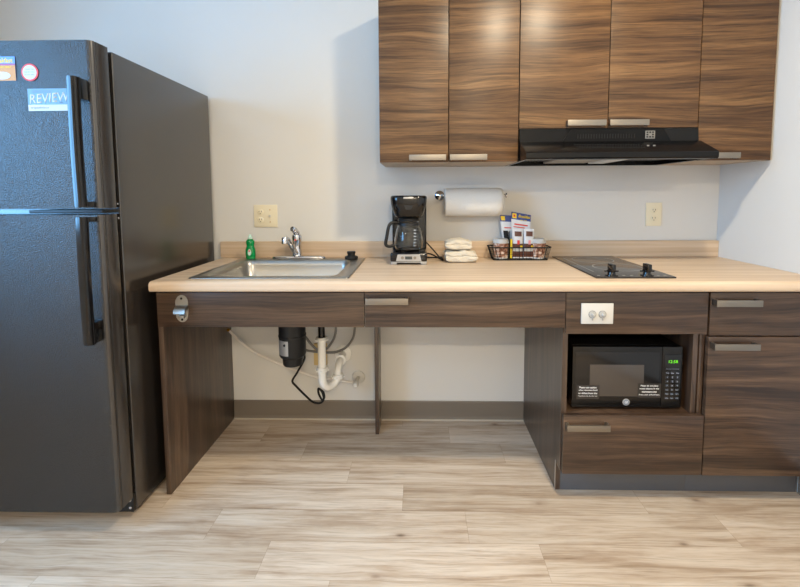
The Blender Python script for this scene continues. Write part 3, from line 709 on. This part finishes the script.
def packet(name, pts, y0, y1, lean, label, m, group, cat='packet'):
    """pouch: pts are (x,z) corners bl, br, tr, tl; leaning back by lean"""
    (ax, az), (bx_, bz), (cx_, cz), (dx, dz) = pts
    t = thing(name, label, cat, ((ax+bx_)/2, y0, az), group)
    bm = bmesh.new(); nu, nv = 8, 10; F = []; B = []
    for j in range(nv+1):
        v = j/nv; r1 = []; r2 = []
        for i in range(nu+1):
            u = i/nu; x = (ax*(1-u)+bx_*u)*(1-v)+(dx*(1-u)+cx_*u)*v; z = (az*(1-u)+bz*u)*(1-v)+(dz*(1-u)+cz*u)*v
            p = (math.sin(math.pi*u)*math.sin(math.pi*min(max((v-.04)/.92, 0), 1)))**.6 if 0 < u < 1 and .04 < v < .96 else 0
            yc_ = y0+(y1-y0)*0+lean*v
            r1.append(bm.verts.new((x, yc_-.0006-(y1-y0)*.5*p, z))); r2.append(bm.verts.new((x, yc_+.0006+(y1-y0)*.5*p, z)))
        F.append(r1); B.append(r2)
    for G in (F, B):
        for j in range(nv):
            for i in range(nu): bm.faces.new((G[j][i], G[j][i+1], G[j+1][i+1], G[j+1][i]))
    for i in range(nu):
        bm.faces.new((F[0][i], F[0][i+1], B[0][i+1], B[0][i])); bm.faces.new((F[-1][i], F[-1][i+1], B[-1][i+1], B[-1][i]))
    for j in range(nv):
        bm.faces.new((F[j][0], F[j+1][0], B[j+1][0], B[j][0])); bm.faces.new((F[j][-1], F[j+1][-1], B[j+1][-1], B[j][-1]))
    finish('pouch', bm, m, t, ang=60)
    return t
def band(t, nm, pts, v0, v1, y0, lean, thick, m, u0=0.0, u1=1.0):
    (ax, az), (bx_, bz), (cx_, cz), (dx, dz) = pts
    def P(u, v): return ((ax*(1-u)+bx_*u)*(1-v)+(dx*(1-u)+cx_*u)*v, (az*(1-u)+bz*u)*(1-v)+(dz*(1-u)+cz*u)*v)
    bm = bmesh.new(); rows = []
    n = 8
    def yy(u, v):
        p = (math.sin(math.pi*u)*math.sin(math.pi*min(max((v-.04)/.92, 0), 1)))**.6 if 0 < u < 1 and .04 < v < .96 else 0
        return y0+lean*v-.0006-thick*.5*p-.0009
    for j in range(n+1):
        v = v0+(v1-v0)*j/n; rows.append([(P(u0+(u1-u0)*i/n, v), yy(u0+(u1-u0)*i/n, v)) for i in range(n+1)])
    A = [[bm.verts.new((p[0], y, p[1])) for p, y in r] for r in rows]
    for j in range(n):
        for i in range(n): bm.faces.new((A[j][i], A[j][i+1], A[j+1][i+1], A[j+1][i]))
    r = bmesh.ops.extrude_face_region(bm, geom=bm.faces[:])
    for v in [g for g in r['geom'] if isinstance(g, bmesh.types.BMVert)]: v.co.y -= .0003
    return finish(nm, bm, m, t)
# tall breakfast-information packets
P1 = [(.418, zc+.012), (.488, zc+.012), (.475, 1.074), (.392, 1.080)]
t = packet('breakfast_packet', P1, -.062, -.058, .012, 'blue and silver breakfast packet leaning at the left behind the taller one in the basket', m_pack, 'breakfast packets in the wire basket')
band(t, 'blue_header', P1, .84, 1, -.062, .012, .004, m_blue); band(t, 'logo', P1, .87, .97, -.0626, .012, .004, m_yellow, .06, .30)
band(t, 'red_text_line', P1, .68, .705, -.0626, .012, .004, m_red, .2, .9); band(t, 'dark_figure', P1, .30, .62, -.0626, .012, .004, m_dark, .1, .4)
P2 = [(.448, zc+.010), (.532, zc+.010), (.543, 1.078), (.447, 1.096)]
t = packet('breakfast_packet', P2, -.078, -.072, .012, 'taller blue and silver breakfast packet standing highest in the wire basket', m_pack, 'breakfast packets in the wire basket')
band(t, 'blue_header', P2, .84, 1, -.078, .012, .006, m_blue); band(t, 'logo', P2, .865, .975, -.0788, .012, .006, m_yellow, .05, .26)
band(t, 'logo_mark', P2, .895, .945, -.0796, .012, .006, m_red, .10, .20)
text('lettering', 'Breakfast', .014, .510, -.0735, 1.0705, m_yellow, t, .058, shear=.2, rot=-.14, bold=.02)
text('lettering', 'to go', .007, .505, -.0745, 1.052, m_yellow, t, .03, shear=.2, rot=-.10, bold=.02)
band(t, 'red_text_line', P2, .72, .75, -.0788, .012, .006, m_red, .15, .85); band(t, 'red_text_line', P2, .665, .685, -.0788, .012, .006, m_red, .1, .7)
# small coffee packets standing in front
for (xa_, xb_, dx, lab) in ((.446, .497, 0, 'left of the two small brown and white coffee packets at the front of the basket'), (.499, .547, .003, 'right of the two small brown and white coffee packets at the front of the basket')):
    PK = [(xa_+.001, zc+.008), (xb_-.001, zc+.008), (xb_+dx, 1.012), (xa_+dx-.001, 1.014)]
    t = packet('coffee_packet', PK, -.108, -.094, .006, lab, m_pack, 'small coffee packets in the wire basket')
    band(t, 'brown_panel', PK, .04, .50, -.108, .006, .014, m_brown); band(t, 'white_stripe', PK, .24, .36, -.1088, .006, .014, m_card, .05, .95)
    band(t, 'oval_logo', PK, .75, .92, -.1088, .006, .014, m_brown, .2, .85)
    band(t, 'coloured_cup', PK, .48, .62, -.1088, .006, .014, m_red if dx == 0 else mat('pink_print', (226, 150, 150), .5), .42, .66)
    band(t, 'yellow_mark', PK, .36, .44, -.1090, .006, .014, m_yellow, .7, .95)
t = thing('stirrer_bundle', 'bundle of thin black stirrers standing left of the coffee packets', 'stirrers', (.432, -.09, zc+.006))
bm = bmesh.new()
for i in range(3): addtube(bm, [(.436+.003*i, -.088, zc+.008), (.428+.0045*i, -.082, .995+.004*i)], .0018, 6)
finish('sticks', bm, m_rubber, t)
t = thing('sugar_packet', 'thin yellow sweetener packet between the stirrers and the coffee packets', 'packet', (.44, -.1, zc+.006))
bm = bmesh.new(); addbox(bm, .4350, .4445, -.112, -.109, zc+.008, .965, .0008); finish('pouch', bm, m_yellow, t)
# ================================================================ outlets and plates
def receptacle(cx_, cz_, y, parent):
    bm = bmesh.new(); addlathe(bm, (cx_, y, cz_), [(.0165, 0), (.0165, -.0015), (.0155, -.002)], 28, 'y', 1, .86); r = finish('socket', bm, m_ivory, parent)
    bm = bmesh.new()
    for a in (-.006, .006): addbox(bm, cx_+a-.001, cx_+a+.001, y-.0026, y-.0018, cz_-.001, cz_+.007)
    addlathe(bm, (cx_, y-.0018, cz_-.0075), [(.0022, 0), (.0022, -.0008)], 10, 'y'); finish('socket_slots', bm, m_dark, r, False)
t = thing('wall_outlet', 'wide ivory outlet and switch plate on the wall behind the sink', 'outlet', (-.79, 0, 1.019), 'wall outlet plates')
box('plate', -.850, -.730, -.006, -.0005, 1.019, 1.133, m_ivory, t, .002)
receptacle(-.816, 1.096, -.006, t); receptacle(-.816, 1.056, -.006, t)
bm = bmesh.new(); addbox(bm, -.772, -.762, -.014, -.006, 1.070, 1.082, .002); finish('toggle', bm, m_white, t)
for z in (1.045, 1.107): lathe('plate_screw', (-.767, -.006, z), [(.003, 0), (.0025, -.001)], m_brass, t, 10, 'y')
t = thing('wall_outlet', 'narrow ivory double outlet plate on the wall right of the cooktop', 'outlet', (1.17, 0, 1.018), 'wall outlet plates')
box('plate', 1.131, 1.208, -.006, -.0005, 1.018, 1.135, m_ivory, t, .002)
receptacle(1.170, 1.097, -.006, t); receptacle(1.170, 1.056, -.006, t)
t = thing('switch_plate', 'white wide plate with two capped outlets on the front above the microwave', 'switch plate', (.652, FA, .702))
box('plate', .594, .711, FA-.0075, FA-.0005, .702, .779, m_white, t, .002)
for x in (.634, .671):
    lathe('cap_shadow_ring', (x, FA-.0074, .738), [(.0145, 0), (.0142, -.0012)], m_grey, t, 24, 'y'); bm = bmesh.new(); addlathe(bm, (x, FA-.0085, .738), [(.013, 0), (.0125, -.003), (.006, -.004), (.005, -.012), (.002, -.013)], 20, 'y'); addbox(bm, x-.002, x+.002, FA-.012, FA-.008, .716, .735, .001); finish('toggle', bm, mat('clear_cap_grey', (168, 168, 164), .12), t)
# bottle opener
t = thing('bottle_opener', 'nickel wall-mounted bottle opener on the apron left of the sink', 'bottle opener', (-.904, FA, .701))
bm = bmesh.new(); pts = []
for i in range(32):
    a = 2*math.pi*i/32; pts.append((-.901+.024*math.cos(a)*(1-.0*math.sin(a)), .757+(.030*math.sin(a)+(.022 if math.sin(a) > 0 else -.022))))
addplate(bm, pts, FA-.004, FA-.0003); bmesh.ops.bevel(bm, geom=[e for e in bm.edges if abs(e.verts[0].co.y-e.verts[1].co.y) < 1e-6 and e.verts[0].co.y < FA-.003], offset=.0015, segments=2, affect='EDGES')
finish('back_plate', bm, m_steel, t)
bm = bmesh.new()
addprism(bm, [(FA-.0035, .770), (FA-.018, .768), (FA-.030, .757), (FA-.033, .744), (FA-.028, .742), (FA-.024, .752), (FA-.014, .760), (FA-.0035, .758)], -.919, -.876)
addbox(bm, -.910, -.888, FA-.016, FA-.0035, .722, .734, .003)
finish('opener_hood', bm, m_steel, t)
for z in (.796, .715): lathe('mounting_screw', (-.901, FA-.004, z), [(.0045, 0), (.004, -.0018), (.001, -.002)], m_dark, t, 14, 'y')
# ================================================================ microwave
mw = thing('microwave', 'black countertop microwave sitting in the open niche', 'microwave', (.79, -.35, .3478))
mx0, mx1, mz0, mz1 = .585, 1.003, .357, .597; MY = -.565
bm = bmesh.new(); addbox(bm, mx0+.004, mx1-.002, MY+.031, -.22, mz0, mz1, .004)
for x in (mx0+.04, mx1-.04):
    for y in (MY+.06, -.26): addlathe(bm, (x, y, .3482), [(.012, 0), (.011, .010)], 14)
finish('casing', bm, m_mwbody, mw)
d = box('door', mx0, .9245, MY, MY+.030, mz0, mz1, m_mwbody, mw, .003)
box('door_glass', mx0+.010, .9145, MY-.0010, MY-.0001, .400, mz1-.020, m_gloss, d, .0004)
box('window', .651, .857, MY-.0016, MY-.0011, .402, .527, m_mwwin, d, .0002)
lg = lathe('logo_badge', (.793, MY-.0001, .3785), [(.0135, 0), (.0135, -.0015), (.012, -.002)], m_silver, d, 32, 'y')
bm = bmesh.new(); addlathe(bm, (.793, MY-.0022, .3785), [(.0108, 0), (.0108, -.0003), (.0098, -.0003)], 32, 'y'); finish('logo_ring', bm, m_grey_ink, lg)
text('logo_lettering', 'GE', .009, .793, MY-.0026, .3785, m_white_ink, lg, .012, shear=.25)
def label(cx_, z_top, lines, widths, name):
    g = box(name, cx_-.044, cx_+.044, MY-.0022, MY-.0017, z_top-.052, z_top+.004, mat('smoky_label_film', (48, 45, 43), .25), d, 0)
    for i, (s, w_) in enumerate(zip(lines, widths)):
        big = i < 3
        text('lettering', s, .0075 if big else .0055, cx_, MY-.0023, z_top-.006-.0115*i, m_white_ink, g, w_, bold=.02 if big else 0)
label(.645, .443, ['Please use caution', 'when removing food', 'or dishes from the', 'Contents may be very hot'], [.066, .072, .072, .074], 'warning_label')
label(.879, .450, ['Please do not place', 'metal objects in the', 'microwave oven', 'Please cover all food items'], [.066, .074, .056, .078], 'warning_label')
p = box('control_panel', .9255, mx1, MY, MY+.030, mz0, mz1, m_mwbody, mw, .003)
box('keypad_window', .9335, .9965, MY-.001, MY-.0001, .388, mz1-.030, m_gloss, p, .0004)
text('clock_digits', '12:58', .011, .9665, MY-.0012, .540, m_led, p, .034)
text('lettering', 'Sensor Cooking', .005, .965, MY-.0012, .511, m_grey_ink, p, .048)
rows = [('Beverage', 'Reheat', 'Defrost'), ('1', '2', '3'), ('4', '5', '6'), ('7', '8', '9'), ('Cook', '0', 'Power'), ('Timer', 'Clock', 'Light'), ('Cancel', 'Start', '+30')]
for j, rw in enumerate(rows):
    for i, s in enumerate(rw):
        kx = .946+.019*i; kz = .495-.0165*j
        kb = box('key', kx-.0065, kx+.0065, MY-.0018, MY-.0011, kz-.0045, kz+.0045, mat('key_pad', (30, 31, 34), .3) if (i == 0 and j == 0) else bpy.data.materials['key_pad'], p, 0)
        text('key_legend', s, .006 if len(s) == 1 else .0042, kx, MY-.0019, kz, bpy.data.materials['key_ink'] if 'key_ink' in bpy.data.materials else mat('key_ink', (170, 180, 196), .5), kb, None if len(s) == 1 else .011)
# ================================================================ plumbing under the sink
gd = thing('garbage_disposal', 'black garbage disposal hanging beneath the sink', 'garbage disposal', (-.585, -.33, .40))
DX, DY = -.573, -.32
lathe('housing', (DX, DY, .425), [(.040, 0), (.043, .004), (.046, .036), (.054, .040), (.0565, .044), (.0585, .050), (.0585, .130), (.0605, .132), (.0605, .138), (.0585, .140), (.0585, .180), (.056, .195), (.060, .202), (.062, .212), (.060, .220), (.045, .228), (.042, .265), (.055, .27), (.055, .2755), (.01, .2756)], m_black, gd, 40)
# curved label on the housing's left front
bm = bmesh.new(); A = []; B = []
for i in range(9):
    a = math.radians(-150+58*i/8)
    for L_, r_ in ((A, .0590), (B, .0597)):
        L_.append((bm.verts.new((DX+r_*math.cos(a), DY+r_*math.sin(a), .482)), bm.verts.new((DX+r_*math.cos(a), DY+r_*math.sin(a), .548))))
for i in range(8):
    bm.faces.new((A[i][0], A[i+1][0], A[i+1][1], A[i][1])); bm.faces.new((B[i][0], B[i+1][0], B[i+1][1], B[i][1]))
    bm.faces.new((A[i][0], A[i+1][0], B[i+1][0], B[i][0])); bm.faces.new((A[i][1], A[i+1][1], B[i+1][1], B[i][1]))
bm.faces.new((A[0][0], A[0][1], B[0][1], B[0][0])); bm.faces.new((A[8][0], A[8][1], B[8][1], B[8][0]))
finish('rating_label', bm, m_silver, gd)
a = math.radians(-108); bm = bmesh.new(); bmesh.ops.create_uvsphere(bm, u_segments=14, v_segments=8, radius=.006)
for v in bm.verts: v.co = Vector((DX+.0600*math.cos(a)+v.co.x, DY+.0600*math.sin(a)+v.co.y*.25, .530+v.co.z))
finish('label_mark', bm, m_black, gd)
lathe('outlet_flange', (DX+.07, DY, .66), [(.012, -.025), (.014, .0), (.014, .015)], m_black, gd, 18, 'x')
bm = bmesh.new()
tube('power_cord', curve_pts([(-.541, -.27, .470), (-.541, -.25, .446), (-.551, -.22, .405), (-.595, -.19, .329), (-.624, -.17, .28), (-.61, -.16, .25), (-.573, -.14, .195), (-.539, -.12, .15), (-.506, -.11, .14), (-.489, -.105, .158), (-.496, -.105, .195), (-.513, -.105, .213), (-.514, -.10, .184), (-.498, -.095, .148), (-.486, -.10, .165), (-.490, -.10, .19), (-.505, -.10, .205)], 8), .0052, m_rubber, gd, 8)
# drain
dr = thing('drain_pipe', 'white plastic p-trap drain pipe joined to the back wall below the sink', 'pipe', (-.44, -.15, .245))
PX, PY = -.470, -.20; RX, RY = -.408, -.135
tube('tailpiece', [(PX, PY, .500), (PX, PY, .705)], .0165, m_gloss, dr, 20)
bm = bmesh.new()
def arc_pts():
    out = [(PX, PY, .497), (PX, PY, .30)]
    mid = Vector(((PX+RX)/2, (PY+RY)/2, .30)); half = Vector((PX, PY, .30))-mid; r = half.length
    for i in range(1, 12):
        a = math.pi*i/12; out.append(tuple(mid+half*math.cos(a)+Vector((0, 0, -r*math.sin(a)))))
    out.append((RX, RY, .302))
    return out
addtube(bm, arc_pts(), .0190, 20); finish('trap', bm, m_pvc, dr)
bm = bmesh.new(); addtube(bm, curve_pts([(RX, RY, .300), (RX, RY, .318), (RX+.003, RY+.022, .340), (RX+.005, RY+.055, .352), (-.405, -.0125, .354)], 6), .0178, 20); finish('wall_elbow', bm, m_pvc, dr)
def nut(nm, cc, ax='z', r=.0295, hh=.018):
    bm = bmesh.new(); addlathe(bm, cc, [(r-.004, 0), (r, .002), (r, hh*.45), (r-.003, hh*.5), (r-.004, hh)], 24, ax)
    if ax == 'z':
        for i in range(8):
            a = 2*math.pi*i/8; addbox(bm, cc[0]+r*math.cos(a)-.003, cc[0]+r*math.cos(a)+.003, cc[1]+r*math.sin(a)-.003, cc[1]+r*math.sin(a)+.003, cc[2]+.001, cc[2]+hh*.5)
    return finish(nm, bm, m_pvc, dr)
nut('slip_nut', (PX, PY, .492)); nut('slip_nut', (PX, PY, .345)); nut('slip_nut', (RX, RY, .284)); nut('slip_nut', (-.403, -.088, .351), 'y', .0275, .02)
lathe('escutcheon', (-.405, -.0005, .354), [(.044, 0), (.042, -.006), (.026, -.012), (.020, -.012)], m_pvc, dr, 36, 'y')
# pipe box behind the drain
tag(box('wall_box', -.556, -.488, -.018, -.0005, .297, .410, m_ply, None, .003), 'tan rectangular box on the wall behind the white drain pipe', 'wall box')
# hoses
t = thing('supply_hose', 'dark grey supply hose looping widest to the right of the drain pipe', 'hose', (-.4, -.03, .40), 'grey supply hoses under the sink')
tube('hose', curve_pts([(-.325, -.09, .70), (-.327, -.07, .58), (-.332, -.06, .514), (-.344, -.05, .454), (-.377, -.045, .408), (-.418, -.045, .384), (-.465, -.045, .376), (-.521, -.045, .378), (-.568, -.07, .394), (-.580, -.12, .42)]), .0062, m_grey, t, 10)
t = thing('supply_hose', 'dark grey supply hose bending down between the disposal and the drain pipe', 'hose', (-.45, -.06, .42), 'grey supply hoses under the sink')
tube('hose', curve_pts([(-.42, -.08, .70), (-.424, -.07, .58), (-.426, -.07, .517), (-.432, -.07, .476), (-.448, -.07, .44), (-.484, -.07, .398), (-.514, -.075, .397), (-.543, -.08, .422), (-.57, -.1, .47), (-.60, -.13, .54), (-.61, -.17, .66)]), .0062, m_grey, t, 10)
t = thing('shutoff_valve', 'white angle valve on a round wall flange right of the drain', 'valve', (-.328, 0, .214))
lathe('escutcheon', (-.327, -.0005, .228), [(.035, 0), (.033, -.005), (.016, -.010), (.010, -.010)], m_white, t, 32, 'y')
bm = bmesh.new(); addtube(bm, [(-.327, -.008, .228), (-.328, -.060, .224)], .009, 14); addlathe(bm, (-.330, -.066, .208), [(.010, 0), (.014, .004), (.014, .022), (.009, .028)], 18)
finish('valve_body', bm, m_white, t)
lathe('valve_knob', (-.330, -.0805, .222), [(.013, 0), (.014, -.006), (.010, -.012)], m_white, t, 18, 'y')
t = thing('water_line', 'long thin white water line sagging from the side panel to the valve', 'hose', (-.65, -.04, .2))
tube('hose', curve_pts([(-.979, -.05, .489), (-.921, -.05, .431), (-.843, -.055, .376), (-.714, -.06, .318), (-.556, -.058, .258), (-.465, -.055, .24), (-.346, -.064, .225)]), .0062, mat('white_vinyl_hose', (226, 220, 212), .4), t, 10)
bm = bmesh.new(); addlathe(bm, (-.9885, -.05, .494), [(.008, 0), (.008, .012)], 10, 'x'); finish('brass_fitting', bm, m_brass, t)
